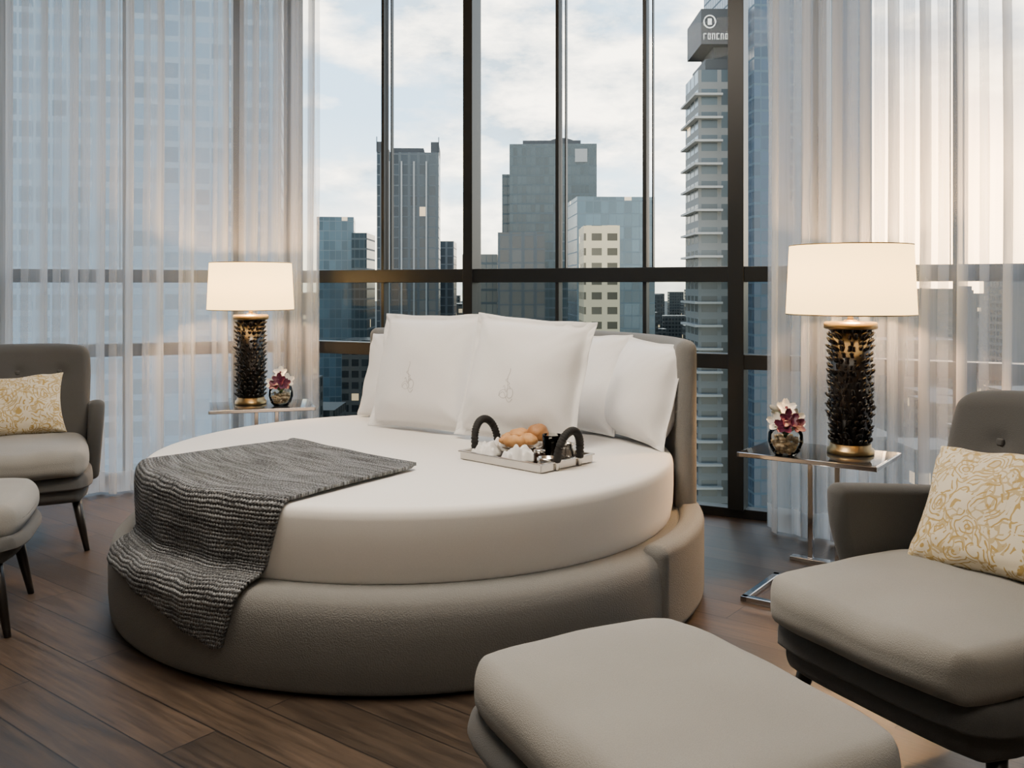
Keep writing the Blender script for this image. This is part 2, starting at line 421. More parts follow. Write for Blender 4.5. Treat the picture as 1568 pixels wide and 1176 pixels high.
sham((-.005, 4.02, ZM), 238, 16, 9, -3, .63)

# ------------------------------------------------------------ throw blanket
def blanket():
    A = Vector((-.963, 4.06)); B = Vector((-.36, 3.47)); C0 = Vector((BX, BY))
    prof = [(1.07, .566), (1.090, .563), (1.104, .545), (1.109, .50), (1.109, .43), (1.108, .36), (1.13, .332), (1.17, .322), (1.205, .300), (1.220, .27), (1.222, .2), (1.220, .05)]
    cum = [0]
    for i in range(1, len(prof)): cum.append(cum[-1]+sqrt((prof[i][0]-prof[i-1][0])**2+(prof[i][1]-prof[i-1][1])**2))
    def at(s):
        for i in range(len(cum)-1):
            if s <= cum[i+1] or i == len(cum)-2:
                t = (s-cum[i])/(cum[i+1]-cum[i]); return (prof[i][0]+(prof[i+1][0]-prof[i][0])*t, prof[i][1]+(prof[i+1][1]-prof[i][1])*t)
    def interp(x, xs, ys):
        for i in range(len(xs)-1):
            if x <= xs[i+1]: 
                t = (x-xs[i])/(xs[i+1]-xs[i]); return ys[i]+(ys[i+1]-ys[i])*t
        return ys[-1]
    nu, n1, n2 = 70, 46, 46; V = []; UV = []; F = []
    for i in range(nu+1):
        u = i/nu; th0 = radians(202+(254.5-202)*u); th1 = radians(219+(246-219)*u)
        E = C0+Vector((cos(th0), sin(th0)))*1.07; St = A.lerp(B, u)
        zend = interp(u, [0, .3, .45, .6, .8, .95, 1], [.265, .25, .225, .195, .155, .120, .130])
        Ltot = cum[8]+(.300-zend)
        for k in range(n1):
            t = k/n1; p = St.lerp(E, t)
            z = .566+.006*noise.noise(Vector((p.x*5, p.y*5, 1)))+.006*(1+sin(u*14+t*2.5))*.5*(.3+t)
            if k < 2: z += .006
            V.append(Vector((p.x, p.y, z))); UV.append((u*.85, t*.75))
        for k in range(n2+1):
            s = Ltot*k/n2; r, z = at(s); f = min(1, s/.60); th = th0+(th1-th0)*f
            mid = min(1, min(u, 1-u)*6)
            wv = (.010*max(0, sin(u*17+1))*min(1, s/.2)+.008*max(0, noise.noise(Vector((u*6, s*3, 2)))))*mid
            r += wv; p = C0+Vector((cos(th), sin(th)))*r
            edge = .006*(1+sin(u*14+2.5))*.5*1.3*(1-min(1, s/.1))
            V.append(Vector((p.x, p.y, z+edge))); UV.append((u*.85, .75+s))
    m = n1+n2+1
    for i in range(nu):
        for k in range(m-1):
            a = i*m+k; F.append((a, a+1, a+m+1, a+m))
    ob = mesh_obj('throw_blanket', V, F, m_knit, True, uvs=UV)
    so = ob.modifiers.new('so', 'SOLIDIFY'); so.thickness = .012; so.offset = 1
    bm = bmesh.new(); bm.from_mesh(ob.data); bm.normal_update()
    up = sum((f.normal.z for f in bm.faces))
    if up < 0: bmesh.ops.reverse_faces(bm, faces=bm.faces)
    bm.to_mesh(ob.data); bm.free()
    return ob
blanket()

# ------------------------------------------------------------ side tables
def side_table(loc, rz, zt, foot):
    e = empty('side_table', (loc[0], loc[1], 0), rz)
    rbox('top_glass', (.60, .41, .014), .004, m_tabletop, e, n=1, loc=(0, 0, zt-.008))
    w, d = .306, .21
    g = [box_geo(-w, w, -d, -d+.014, zt-.022, zt-.001), box_geo(-w, w, d-.014, d, zt-.022, zt-.001), box_geo(-w, -w+.014, -d, d, zt-.022, zt-.001), box_geo(w-.014, w, -d, d, zt-.022, zt-.001)]
    for x in (-.03, .09): g.append(box_geo(x-.012, x+.012, -.032, -.008, .02, zt-.02))
    g.append(box_geo(-.03, .09, -.03, -.01, zt-.045, zt-.022))
    if foot:
        (x0, x1, y0, y1) = foot
        b = .028; h = .022
        g += [box_geo(x0, x1, y0, y0+b, 0, h), box_geo(x0, x1, y1-b, y1, 0, h), box_geo(x0, x0+b, y0, y1, 0, h), box_geo(x1-b, x1, y0, y1, 0, h)]
        g.append(box_geo(-.12, .16, -.045, .005, 0, .02)); g.append(box_geo(.05, .08, y1-b, .0, 0, .018))
    V, F = join_geo(g); f = mesh_obj('chrome_frame', V, F, m_chrome, False, e)
    bv = f.modifiers.new('b', 'BEVEL'); bv.width = .003; bv.segments = 2
    return e
side_table((1.39, 4.17), radians(-36), .50, (-.09, .42, -.70, -.32))
side_table((-1.53, 5.62), radians(18), .53, (-.25, .25, -.17, .17))

# ------------------------------------------------------------ table lamps
petg = []
for ring in range(19):
    z = .048+ring*.0275; cnt = 17
    for k in range(cnt):
        a = 2*pi*(k+.5*(ring % 2))/cnt+random.uniform(-.08, .08); sz = random.uniform(.8, 1.25); tl = random.uniform(-.5, .5); tz = random.uniform(.5, 1.25)
        V = []; F = []
        for i in range(4):
            for j in range(4):
                s = (i/3-.5)*2; t = j/3
                wd = .018*sz*sin(pi*(.18+.74*t))**.7
                y = s*wd; zz = (t-.25)*.034*sz; rr = .084+.024*sz*tz*t**1.4-.012*s*s+.004*sin(t*9+k)
                ang = a+y/.09+tl*t*.2
                V.append(Vector((rr*cos(ang), rr*sin(ang), z+zz)))
        for i in range(3):
            for j in range(3): F.append((i*4+j, (i+1)*4+j, (i+1)*4+j+1, i*4+j+1))
        petg.append((V, F))
PV, PF = join_geo(petg)
def lamp(loc, sc, power):
    e = empty('table_lamp', loc, 0, sc)
    revolve('foot', [(0, 0), (.100, 0), (.102, .006), (.100, .022), (.09, .028), (.088, .045), (0, .045)], m_brass, e, 48)
    revolve('column', [(0, .03), (.086, .03), (.088, .3), (.086, .565), (0, .565)], m_petal_dark, e, 48)
    p = mesh_obj('petals', PV, PF, m_petal_dark, True, e); so = p.modifiers.new('s', 'SOLIDIFY'); so.thickness = .003
    revolve('cap', [(0, .56), (.112, .56), (.116, .566), (.116, .584), (.110, .590), (.03, .594), (.026, .60), (0, .60)], m_brass, e, 48)
    revolve('neck', [(0, .59), (.02, .59), (.012, .61), (.015, .63), (.015, .70), (.022, .71), (.022, .74), (0, .74)], m_brass, e, 24)
    sh = revolve('shade', [(.280, .625), (.265, .935)], m_shade, e, 96)
    so = sh.modifiers.new('s', 'SOLIDIFY'); so.thickness = .003
    g = [tube_geo([(.279*cos(a), .279*sin(a), .625) for a in [2*pi*k/64 for k in range(65)]], .003, 6, False), tube_geo([(.264*cos(a), .264*sin(a), .935) for a in [2*pi*k/64 for k in range(65)]], .003, 6, False)]
    for k in range(3):
        a = 2*pi*k/3+.4; g.append(tube_geo([(0, 0, .92), (.264*cos(a), .264*sin(a), .93)], .002, 6))
    g.append(tube_geo([(0, 0, .83), (0, 0, .93)], .004, 6))
    V, F = join_geo(g); mesh_obj('shade_ring', V, F, m_brass, True, e)
    revolve('bulb', [(0, .74), (.014, .74), (.018, .755), (.030, .785), (.030, .80), (.02, .822), (0, .83)], m_bulb, e, 24)
    ld = bpy.data.lights.new('lamp_light', 'POINT'); ld.energy = power; ld.color = (1, .56, .24); ld.shadow_soft_size = .05
    lo = bpy.data.objects.new('lamp_light', ld); COL.objects.link(lo); lo.parent = e; lo.location = (.0, -.045, .79)
    return e
lamp((1.525, 4.15, .50), 1, 115)
lamp((-1.605, 5.66, .53), .925, 115)

# ------------------------------------------------------------ orchid bowls
m_stone = simple('pebbles', (.50, .40, .28), .5); m_leaf = simple('leaf_green', (.08, .17, .05), .4)
m_pw = simple('orchid_white', (.90, .87, .80), .5); m_pp = simple('orchid_purple', (.10, .012, .04), .45)
def orchid(loc, sc):
    e = empty('orchid_bowl', loc, 0, sc)
    revolve('glass_bowl', [(0, .002), (.045, .0), (.062, .02), (.076, .06), (.074, .095), (.066, .12), (.063, .12), (.071, .095), (.073, .06), (.059, .023), (.043, .006), (0, .006)], m_clear, e, 40)
    g = []
    for k in range(150):
        a = random.uniform(0, 2*pi); z = random.uniform(.014, .080); rm = .044+.02*min(1, z/.06); r = rm*sqrt(random.random()); 
        v, f = rbox_geo(.02, .015, .012, .0055, 1, 2); M = Matrix.Translation((r*cos(a), r*sin(a), z)) @ Matrix.Rotation(random.uniform(0, 3), 4, 'Z') @ Matrix.Rotation(random.uniform(-1, 1), 4, 'X')
        g.append(xf((v, f), M))
    V, F = join_geo(g); mesh_obj('pebbles', V, F, m_stone, True, e)
    def petal(L_, W, curl):
        V = []; F = []
        for i in range(6):
            for j in range(5):
                t = i/5; s = (j/4-.5)*2; V.append(Vector((s*W/2*sin(pi*(.08+.86*t))**.6, L_*t, curl*t*t*L_+.15*W*s*s)))
        for i in range(5):
            for j in range(4): F.append((i*5+j, i*5+j+1, (i+1)*5+j+1, (i+1)*5+j))
        return V, F
    gw = []; gp = []; gl = []
    for (px, py, pz, kind, yaw, tilt) in ((-.045, -.02, .145, 0, -.3, 1.1), (.042, -.01, .16, 0, .5, 1.2), (.0, -.045, .165, 1, 0, 1.2), (-.02, .03, .19, 0, 3, .8), (.03, -.05, .14, 1, .4, 1.1), (.0, -.01, .205, 0, 0, .9), (-.02, -.05, .135, 1, -.3, 1)):
        for k in range(5):
            M = Matrix.Translation((px, py, pz)) @ Matrix.Rotation(yaw, 4, 'Z') @ Matrix.Rotation(tilt, 4, 'X') @ Matrix.Rotation(2*pi*k/5, 4, 'Z')
            (gp if kind else gw).append(xf(petal(.044, .034, .35), M))
        M = Matrix.Translation((px, py-.006, pz)) @ Matrix.Rotation(tilt, 4, 'X'); gp.append(xf(petal(.014, .014, .2), M))
    for k in range(9):
        a = k*.7; M = Matrix.Translation((0, 0, .08)) @ Matrix.Rotation(a, 4, 'Z') @ Matrix.Rotation(.9, 4, 'X'); gl.append(xf(petal(.085, .026, -.3), M))
    for k in range(4): gl.append(tube_geo([(0, 0, .06), (.01*(k-1.5), .01*(k % 2), .12), (.018*(k-1.5), .012*(k % 2), .16)], .0025, 6))
    for nm, gg, mm in (('white_petals', gw, m_pw), ('purple_petals', gp, m_pp), ('leaves', gl, m_leaf)):
        V, F = join_geo(gg); mesh_obj(nm, V, F, mm, True, e)
orchid((1.215, 4.09, .502), 1.0); orchid((-1.395, 5.56, .532), .95)

# ------------------------------------------------------------ armchairs + ottomans
def squircle(a, b, k=.28):
    def f(x, y):
        u = max(-1, min(1, x/a)); v = max(-1, min(1, y/b)); return x*sqrt(1-k*v**4*abs(u)**2), y*sqrt(1-k*u**4*abs(v)**2)
    return f
def legs(e, pts, z0, splay=.06):
    ym = sum(p[1] for p in pts)/len(pts)
    for i, (x, y) in enumerate(pts):
        sx = 1 if x > 0 else -1; sy = 1 if y > ym else -1
        tube('leg_%d' % (i+1), [(x, y, z0), (x+sx*splay*.5, y+sy*splay*.5, z0/2), (x+sx*splay, y+sy*splay, 0)], [.024, .019, .012], m_black, e, 16)
def cushion(name, e, w, d, t, z, mat, y0, crown=.03, r=.045):
    sq = squircle(w/2, d/2, .24)
    def df(v):
        x, y = sq(v.x, v.y); u = v.x/(w/2); q = v.y/(d/2)
        cr = crown*(1-u**4)*(1-q**4)
        z_ = v.z+(cr if v.z > 0 else -.2*cr)
        z_ += .004*noise.noise(Vector((x*7, y*7, z)))
        if v.z > 0: z_ += .005*noise.noise(Vector((x*13, y*8, z+3)))
        return (x, y, z_)
    return rbox(name, (w, d, t), r, mat, e, n=14, m=4, deform=df, loc=(0, y0, z))
ZU = .03
def armchair(loc, rz):
    e = empty('armchair', (loc[0], loc[1], 0), rz)
    def curvef(v):
        x, y = squircle(.36, .34, .22)(v.x, v.y); z = v.z
        if v.z < 0: x *= .95; y *= .95
        return (x, y, z)
    rbox('seat_frame', (.70, .70, .14), .045, m_chair, e, n=8, m=4, deform=curvef, loc=(0, .365, .275+ZU))
    cushion('seat_cushion', e, .665, .68, .115, .395+ZU, m_seat, .31, .028)
    HW = .355
    def yb(bx, h): return -.09*(bx/HW)**2*(1-.25*h)+.20*h+.02*sin(h*pi)
    def bf(v):
        h = (v.z+.30)/.60; wz = .92+.08*sin(pi*min(1, max(0, h))*.55)
        x = v.x*wz; u = v.x/HW
        if h > .75: x *= 1-.03*((h-.75)/.25)**2
        y = v.y+yb(v.x, h); z = v.z-.02*u**4*(h**2)
        if v.y < 0:
            for bx, bz in ((-.2, .79), (0, .79), (.2, .79), (-.1, .65), (.1, .65)):
                d2 = (v.x-bx)**2+(v.z+.61+ZU-bz)**2
                y += .014*math.exp(-d2/.0009)
        return (x, y, z)
    BYO = .725
    rbox('backrest', (HW*2, .105, .60), .045, m_chair, e, n=36, m=4, deform=bf, loc=(0, BYO, .61+ZU))
    for i, (bx, bz) in enumerate(((-.2, .79), (0, .79), (.2, .79), (-.1, .65), (.1, .65))):
        h = (bz-ZU-.31)/.6; yy_ = BYO-.0525+yb(bx, h)+.010
        v, f = rbox_geo(.022, .012, .022, .0055, 1, 2); mesh_obj('button_%d' % (i+1), [p+Vector((bx, yy_, bz)) for p in v], f, m_chair, True, e)
    for sx, nm in ((-1, 'arm_right'), (1, 'arm_left')):
        def af(v):
            y = v.y; z = v.z; fy = (y+.21)/.42; fz = (z+.21)/.42
            top = -.05*fy*fz
            yy_ = y-.05*sin(fz*pi*.5)*(1-fy)+.09*(1-fz)*(1-fy)
            x = v.x*(1+.20*fz)+sx*(.02*fz)+sx*.008*sin(fy*pi)
            if fz > .6: yy_ += .035*((fz-.6)/.4)**2*(1-fy)
            return (x, yy_, z+top)
        rbox(nm, (.062, .44, .42), .03, m_chair, e, n=8, m=4, deform=af, loc=(sx*.350, .56, .46+ZU*.5))
    legs(e, [(-.27, .14), (.27, .14), (-.25, .62), (.25, .62)], .26, .05)
    return e
def ottoman(loc, rz):
    e = empty('ottoman', (loc[0], loc[1], 0), rz)
    def df(v):
        x, y = squircle(.385, .30, .22)(v.x, v.y); s = 1 if v.z > 0 else .93
        return (x*s, y*s, v.z)
    rbox('frame', (.77, .61, .10), .04, m_chair, e, n=8, m=4, deform=df, loc=(0, 0, .28+ZU))
    cushion('top_cushion', e, .755, .59, .115, .378+ZU, m_seat, 0, .025, .05)
    legs(e, [(-.28, -.20), (.28, -.20), (-.28, .20), (.28, .20)], .25+ZU, .05)
    return e
RC = radians(-63)
RB = (.80, 2.17)
armchair(RB, RC); ottoman((.30, 1.78), RC)
LC = radians(26); LB = (-2.26, 4.14)
armchair(LB, LC); ottoman((-2.19, 3.41), radians(19))
def chair_cushion(base, rz, lx, ly, w, h, face_off=0, roll=0, seed=0, lean=24):
    c, s = cos(rz), sin(rz); X = base[0]+lx*c-ly*s; Y = base[1]+lx*s+ly*c
    face = math.degrees(atan2(-c, s))+face_off
    pillow('floral_cushion', (X, Y, .490), face, lean, w, h, .15, m_floral, 0, seed=seed, roll=roll, pinch=.09)
chair_cushion(RB, RC, .02, .47, .52, .37, 0, 5, 21, 31)
chair_cushion(LB, LC, -.02, .52, .52, .33, 0, 3, 22)

# ------------------------------------------------------------ breakfast tray
m_silver = simple('tray_silver', (.55, .53, .50), .2, 1.)
m_wrap = simple('black_leather', (.006, .0055, .0055), .75)
tray = empty('breakfast_tray', (.055, 3.66, .559), atan2(-.68, .73), .86)
tw, td = .50, .36
g = [box_geo(-tw/2, tw/2, -td/2, td/2, 0, .006)]
for (x0, x1, y0, y1) in ((-tw/2, tw/2, -td/2, -td/2+.006), (-tw/2, tw/2, td/2-.006, td/2), (-tw/2, -tw/2+.006, -td/2, td/2), (tw/2-.006, tw/2, -td/2, td/2)):
    g.append(box_geo(x0, x1, y0, y1, 0, .034))
for (x0, x1, y0, y1) in ((-tw/2-.008, tw/2+.008, -td/2-.008, -td/2+.008), (-tw/2-.008, tw/2+.008, td/2-.008, td/2+.008), (-tw/2-.008, -tw/2+.008, -td/2, td/2), (tw/2-.008, tw/2+.008, -td/2, td/2)):
    g.append(box_geo(x0, x1, y0, y1, .032, .040))
V, F = join_geo(g); o = mesh_obj('tray', V, F, m_silver, False, tray); bv = o.modifiers.new('b', 'BEVEL'); bv.width = .003; bv.segments = 3
for sx in (-1, 1):
    pts = []; rad = []
    for k in range(81):
        a = pi*k/80; pts.append((sx*(tw/2+.004+.02*sin(a)), .078*cos(a), .035+.130*sin(a)**.8)); rad.append(.0175+.0025*sin(k*2.1))
    tube('handle_%d' % (1 if sx < 0 else 2), pts, rad, m_wrap, tray, 12)
    for sy in (-1, 1): tube('handle_post', [(sx*(tw/2+.004), sy*.078, .0), (sx*(tw/2+.004), sy*.078, .06)], .011, m_silver, tray, 10)
def bread_mat(name, a, b_):
    m, nt = new_mat(name); co = objco(nt); n = noise_t(nt, co, 30, 4)
    c = mixc(nt, n.outputs[0], a, b_); b = pbr(nt, Base_Color=c, Roughness=.55, Normal=bump(nt, n.outputs[0], .4, .006)); out(nt, b.outputs[0]); return m
m_bread = bread_mat('baked_crust', (.36, .14, .035), (.72, .40, .15)); m_muffin = bread_mat('muffin_crust', (.20, .075, .02), (.50, .24, .08))
m_napkin = fabric('napkin_linen', (.85, .84, .82), .02, 500, .1)
def blob(name, loc, r, sc, mat, rot=0, amp=.12, seed=0, par=tray):
    bm = bmesh.new(); bmesh.ops.create_icosphere(bm, subdivisions=4, radius=r)
    for v in bm.verts:
        k = 1+amp*noise.noise(v.co/r*1.6+Vector((seed, 0, 0)))+amp*.4*noise.noise(v.co/r*5+Vector((seed, 0, 0)))
        v.co = Vector((v.co.x*sc[0]*k, v.co.y*sc[1]*k, v.co.z*sc[2]*k))
        if v.co.z < -r*sc[2]*.55: v.co.z = -r*sc[2]*.55
    me = bpy.data.meshes.new(name); bm.to_mesh(me); bm.free()
    for p in me.polygons: p.use_smooth = True
    ob = bpy.data.objects.new(name, me); COL.objects.link(ob); me.materials.append(mat); ob.parent = par; ob.location = loc; ob.rotation_euler = (0, 0, rot)
    return ob
def croissant(name, loc, rz, sc=1):
    pts = []; rad = []
    for k in range(33):
        t = k/32; a = radians(-75+150*t); seg = abs(sin(t*pi*4.5)); pts.append((.055*sc*sin(a), .05*sc*(1-cos(a)), .024*sc)); rad.append(sc*(.006+.021*sin(pi*t)**.8)*(.84+.20*seg))
    V, F = tube_geo(pts, rad, 16); M = Matrix.Translation(loc) @ Matrix.Rotation(rz, 4, 'Z'); mesh_obj(name, [M @ v for v in V], F, m_bread, True, tray)
def bowl(name, loc, r, h, mat):
    revolve(name, [(0, .0), (r*.5, 0), (r*.8, h*.35), (r, h), (r*.96, h), (r*.75, h*.4), (r*.45, .006), (0, .006)], mat, tray, 40, loc)
bowl('bread_basket', (-.085, .05, .008), .110, .05, m_silver)
croissant('croissant_a', (-.135, .03, .055), 2.2, 1.1); croissant('croissant_b', (-.07, -.01, .055), .3, 1.1)
blob('muffin', (-.03, .115, .105), .054, (1, 1, .9), m_muffin, seed=3)
blob('roll_a', (-.12, .10, .090), .044, (1.1, 1, .8), m_bread, seed=6); blob('roll_b', (-.03, .05, .085), .040, (1.2, 1, .8), m_bread, seed=11)
blob('roll_c', (-.10, .05, .100), .038, (1.2, 1, .8), m_bread, seed=15)
def napkin(name, loc, w, d, h, seed, rz):
    V = []; F = []; n = 30
    for i in range(n+1):
        for j in range(n+1):
            x = (i/n-.5)*w; y = (j/n-.5)*d; rr = max(abs(i/n-.5), abs(j/n-.5))*2
            z = h*(1-rr**2.5)*(.55+.9*abs(noise.noise(Vector((x*22+seed, y*22, seed)))))+.012*abs(noise.noise(Vector((x*55, y*55+seed, 0))))+.004
            V.append(Vector((x, y, z)))
    for i in range(n):
        for j in range(n): a = i*(n+1)+j; F.append((a, a+n+1, a+n+2, a+1))
    o = mesh_obj(name, V, F, m_napkin, True, tray); o.location = loc; o.rotation_euler = (0, 0, rz); so = o.modifiers.new('s', 'SOLIDIFY'); so.thickness = .002
napkin('napkin_a', (-.18, -.07, .007), .12, .14, .085, 3, .3); napkin('napkin_b', (.02, -.06, .007), .16, .12, .085, 9, 1.0); napkin('napkin_c', (-.20, .06, .007), .07, .16, .075, 14, .1)
m_coffee = simple('coffee', (.015, .006, .003), .08)
gx, gy = .10, .07
revolve('coffee_glass', [(0, 0), (.036, 0), (.040, .005), (.047, .112), (.045, .112), (.038, .008), (0, .008)], m_clear, tray, 32, (gx, gy, .010))
revolve('coffee_drink', [(0, .009), (.037, .009), (.0435, .092), (0, .092)], m_coffee, tray, 32, (gx, gy, .010))
bowl('saucer', (gx, gy, .006), .068, .012, m_silver)
revolve('creamer', [(0, 0), (.030, 0), (.038, .02), (.036, .05), (.028, .07), (.034, .088), (.032, .088), (.024, .07), (.032, .05), (.032, .02), (0, .006)], m_silver, tray, 32, (.195, .06, .008))
revolve('jam_jar', [(0, 0), (.026, 0), (.028, .004), (.028, .042), (.024, .05), (0, .05)], m_coffee, tray, 32, (.12, -.04, .008))
revolve('jam_jar_lid', [(0, .05), (.026, .05), (.026, .062), (0, .062)], m_silver, tray, 32, (.12, -.04, .008))
revolve('sugar_bowl', [(0, 0), (.03, 0), (.045, .02), (.045, .04), (.042, .04), (.04, .02), (0, .006)], m_silver, tray, 32, (.19, -.07, .008))
tube('spoon', [(.05, -.150, .015), (.10, -.153, .018), (.15, -.155, .016)], [.008, .003, .004], m_silver, tray, 8)

# ------------------------------------------------------------ city
def facade(name, glass, frame, fh, cw, fz=.25, fx=.12, lit=.03, rough=.25, litcol=(1, .72, .4), ls=1.5):
    m, nt = new_mat(name); t = nt.nodes.new('ShaderNodeTexCoord'); sp = nt.nodes.new('ShaderNodeSeparateXYZ'); L(nt, t.outputs['Object'], sp.inputs[0])
    h = math_(nt, 'DIVIDE', math_(nt, 'ADD', sp.outputs[0], math_(nt, 'MULTIPLY', sp.outputs[1], 1.001)), cw); z = math_(nt, 'DIVIDE', sp.outputs[2], fh)
    mh = math_(nt, 'LESS_THAN', math_(nt, 'FRACT', h), fx); mz = math_(nt, 'LESS_THAN', math_(nt, 'FRACT', z), fz)
    msk = math_(nt, 'MAXIMUM', mh, mz)
    cb = nt.nodes.new('ShaderNodeCombineXYZ'); L(nt, math_(nt, 'FLOOR', h), cb.inputs[0]); L(nt, math_(nt, 'FLOOR', z), cb.inputs[1])
    wn = nt.nodes.new('ShaderNodeTexWhiteNoise'); wn.noise_dimensions = '3D'; L(nt, cb.outputs[0], wn.inputs['Vector'])
    big = noise_t(nt, t.outputs['Object'], .05, 3)
    gcol = mixc(nt, wn.outputs['Value'], tuple(x*.55 for x in glass), tuple(x*1.4 for x in glass))
    gcol = mixc(nt, math_(nt, 'MULTIPLY', big.outputs[0], .5), gcol, tuple(min(1, x*2.0) for x in glass))
    c = mixc(nt, msk, gcol, frame)
    on = math_(nt, 'MULTIPLY', math_(nt, 'GREATER_THAN', wn.outputs['Value'], 1-lit), math_(nt, 'SUBTRACT', 1, msk))
    b = pbr(nt, Base_Color=c, Roughness=math_(nt, 'MULTIPLY_ADD', msk, .5, rough), Emission_Color=litcol, Emission_Strength=math_(nt, 'MULTIPLY', on, ls))
    out(nt, b.outputs[0]); return m
f_teal = facade('facade_teal', (.020, .034, .040), (.058, .075, .082), 3.6, 1.7, .18, .10, .008)
f_dark = facade('facade_dark', (.014, .022, .029), (.06, .072, .080), 3.4, 3.0, .12, .28, .006)
f_blue = facade('facade_blue', (.05, .085, .105), (.095, .130, .150), 3.6, 2.2, .10, .08, .008)
f_cream = facade('facade_cream', (.06, .055, .04), (.50, .43, .29), 3.2, 3.4, .5, .35, .06)
f_apt = facade('facade_apartment', (.022, .034, .042), (.11, .12, .125), 3.0, 2.6, .3, .2, .02)
f_deep = facade('facade_blue_curtainwall', (.008, .022, .044), (.03, .055, .08), 1.6, 1.1, .18, .12, .0)
f_pale = facade('facade_pale', (.050, .095, .150), (.12, .18, .25), 3.4, 2.4, .28, .14, .0)
f_low = facade('facade_lowrise', (.010, .014, .016), (.038, .04, .038), 3.2, 2.8, .4, .3, .03, ls=1.5)
m_slab = simple('balcony_concrete', (.24, .25, .25), .8)
m_dk = simple('roof_dark', (.025, .03, .036), .7)
m_sign = simple('sign_white', (.7, .72, .72), .6)
G = -70
FOOT = []
def tower(name, x0, x1, y, dep, top, mat, rot=0, extra=None):
    e = empty(name, ((x0+x1)/2, y, 0), radians(rot)); w = (x1-x0)/2
    V, F = box_geo(-w, w, 0, dep, G, top); mesh_obj('shaft', V, F, mat, False, e)
    if extra: extra(e, w, dep, top, mat)
    FOOT.append((x0-dep*.3-6, x1+dep*.3+6, y-w*.3-6, y+dep+w*.3+6))
    return e
def crownA(e, w, d, t, mat):
    g = []
    for s in (-1, 1): g.append(box_geo(min(s*w, s*(w-2.6)), max(s*w, s*(w-2.6)), 0, d, t, t+3.4)); g.append(box_geo(s*w-.15, s*w+.15, -.2, .2, t, t+5))
    g.append(box_geo(-w+5, w-5, 3, d-3, t, t+1.8))
    V, F = join_geo(g); mesh_obj('crown', V, F, m_dk, False, e)
    V, F = join_geo([box_geo(x-.25, x+.25, -.5, 0, G, t-3) for x in (-w*.6, -w*.2, w*.2, w*.6)]); mesh_obj('fins', V, F, m_slab, False, e)
def crownB(e, w, d, t, mat):
    g = [box_geo(-w+5, w-6, 2, d-2, t, t+1.6)]; n = 12
    V = []; F = []
    for i in range(n+1):
        x = -w*.25+w*.9*i/n; V += [Vector((x, 1, t)), Vector((x, 1, t+2.4*sin(pi*i/n))), Vector((x, d-1, t)), Vector((x, d-1, t+2.4*sin(pi*i/n)))]
    for i in range(n): a = i*4; F += [(a, a+4, a+5, a+1), (a+1, a+5, a+7, a+3), (a+2, a+3, a+7, a+6)]
    g.append((V, F)); V, F = join_geo(g); mesh_obj('roof', V, F, m_dk, False, e)
    V, F = join_geo([box_geo(-w-3, -w, 4, d-4, G, t-11), box_geo(w*.16, w*.18, -.4, 0, G, t), ]); mesh_obj('wing', V, F, mat, False, e)
    V, F = box_geo(w*.5, w*.78, -.3, 0, t-7, t-2); mesh_obj('sign_panel', V, F, m_slab, False, e)
tower('office_tower', -44.0, -23.9, 300, 22, 45, f_dark, 3, crownA)
tower('office_tower', -1.0, 32.2, 350, 26, 55.5, f_teal, -2, crownB)
tower('office_tower', 18.3, 40.5, 260, 20, 26.6, f_blue, 4)
tower('cream_building', 15.6, 23.4, 200, 15, 14.5, f_cream)
tower('office_tower', -72, -58.5, 340, 20, 27, f_blue, 8)
tower('office_tower', -57.5, -52, 330, 20, 20.5, f_teal, 0)
tower('office_tower', -31, -24, 380, 20, 20, f_dark)
tower('apartment_block', -13.5, -4, 250, 18, 10, f_teal)
tower('apartment_block', -3.5, 8, 225, 18, 14.5, f_dark)
tower('apartment_block', -20, -15.5, 420, 18, 14, f_dark)
tower('apartment_block', 82, 92, 400, 18, 12, f_dark)
def balconies(e, w, d, t, mat):
    g = []
    z = -40
    while z < t-1: g.append(box_geo(-w-.7, w*.2, -1.1, d, z, z+.28)); z += 3
    V, F = join_geo(g); mesh_obj('balcony_slabs', V, F, m_slab, False, e)
    V, F = join_geo([box_geo(-w*.6, w, .5, d, t, t+1.5), box_geo(-w*.1, w+.3, 1, d, t, t+5), box_geo(-w*.9, w+.6, -.5, d, t+3.2, t+7.8)]); mesh_obj('roof_sign_box', V, F, m_dk, False, e)
    gg = []; t -= .8
    for i in range(7):
        x = -w*.78+i*.56; gg.append(box_geo(x, x+.09, -.62, -.5, t+4.6, t+5.4)); gg.append(box_geo(x, x+.36, -.62, -.5, t+5.3, t+5.4))
        if i % 2: gg.append(box_geo(x, x+.36, -.62, -.5, t+4.6, t+4.7)); 
        if i % 3: gg.append(box_geo(x+.28, x+.36, -.62, -.5, t+4.6, t+5.4))
    n = 24; ring = []
    for k in range(n+1):
        a = 2*pi*k/n; ring.append((-w*.45+.75*cos(a), -.56, t+6.9+.8*sin(a)))
    gg.append(tube_geo(ring, .09, 6)); gg.append(box_geo(-w*.45-.25, -w*.45+.25, -.62, -.5, t+6.5, t+7.3))
    V, F = join_geo(gg); mesh_obj('roof_sign_letters', V, F, m_sign, False, e)
tower('apartment_tower', 24.3, 29.2, 120, 9, 29.5, f_apt, 0, balconies)
tower('glass_tower', 29.3, 44, 112, 22, 62, f_deep, 4)
tower('pale_tower', -108, -37.5, 145, 30, 95, f_pale, 12)
city = empty('city_district', (0, 0, 0))
g = []; BF = []
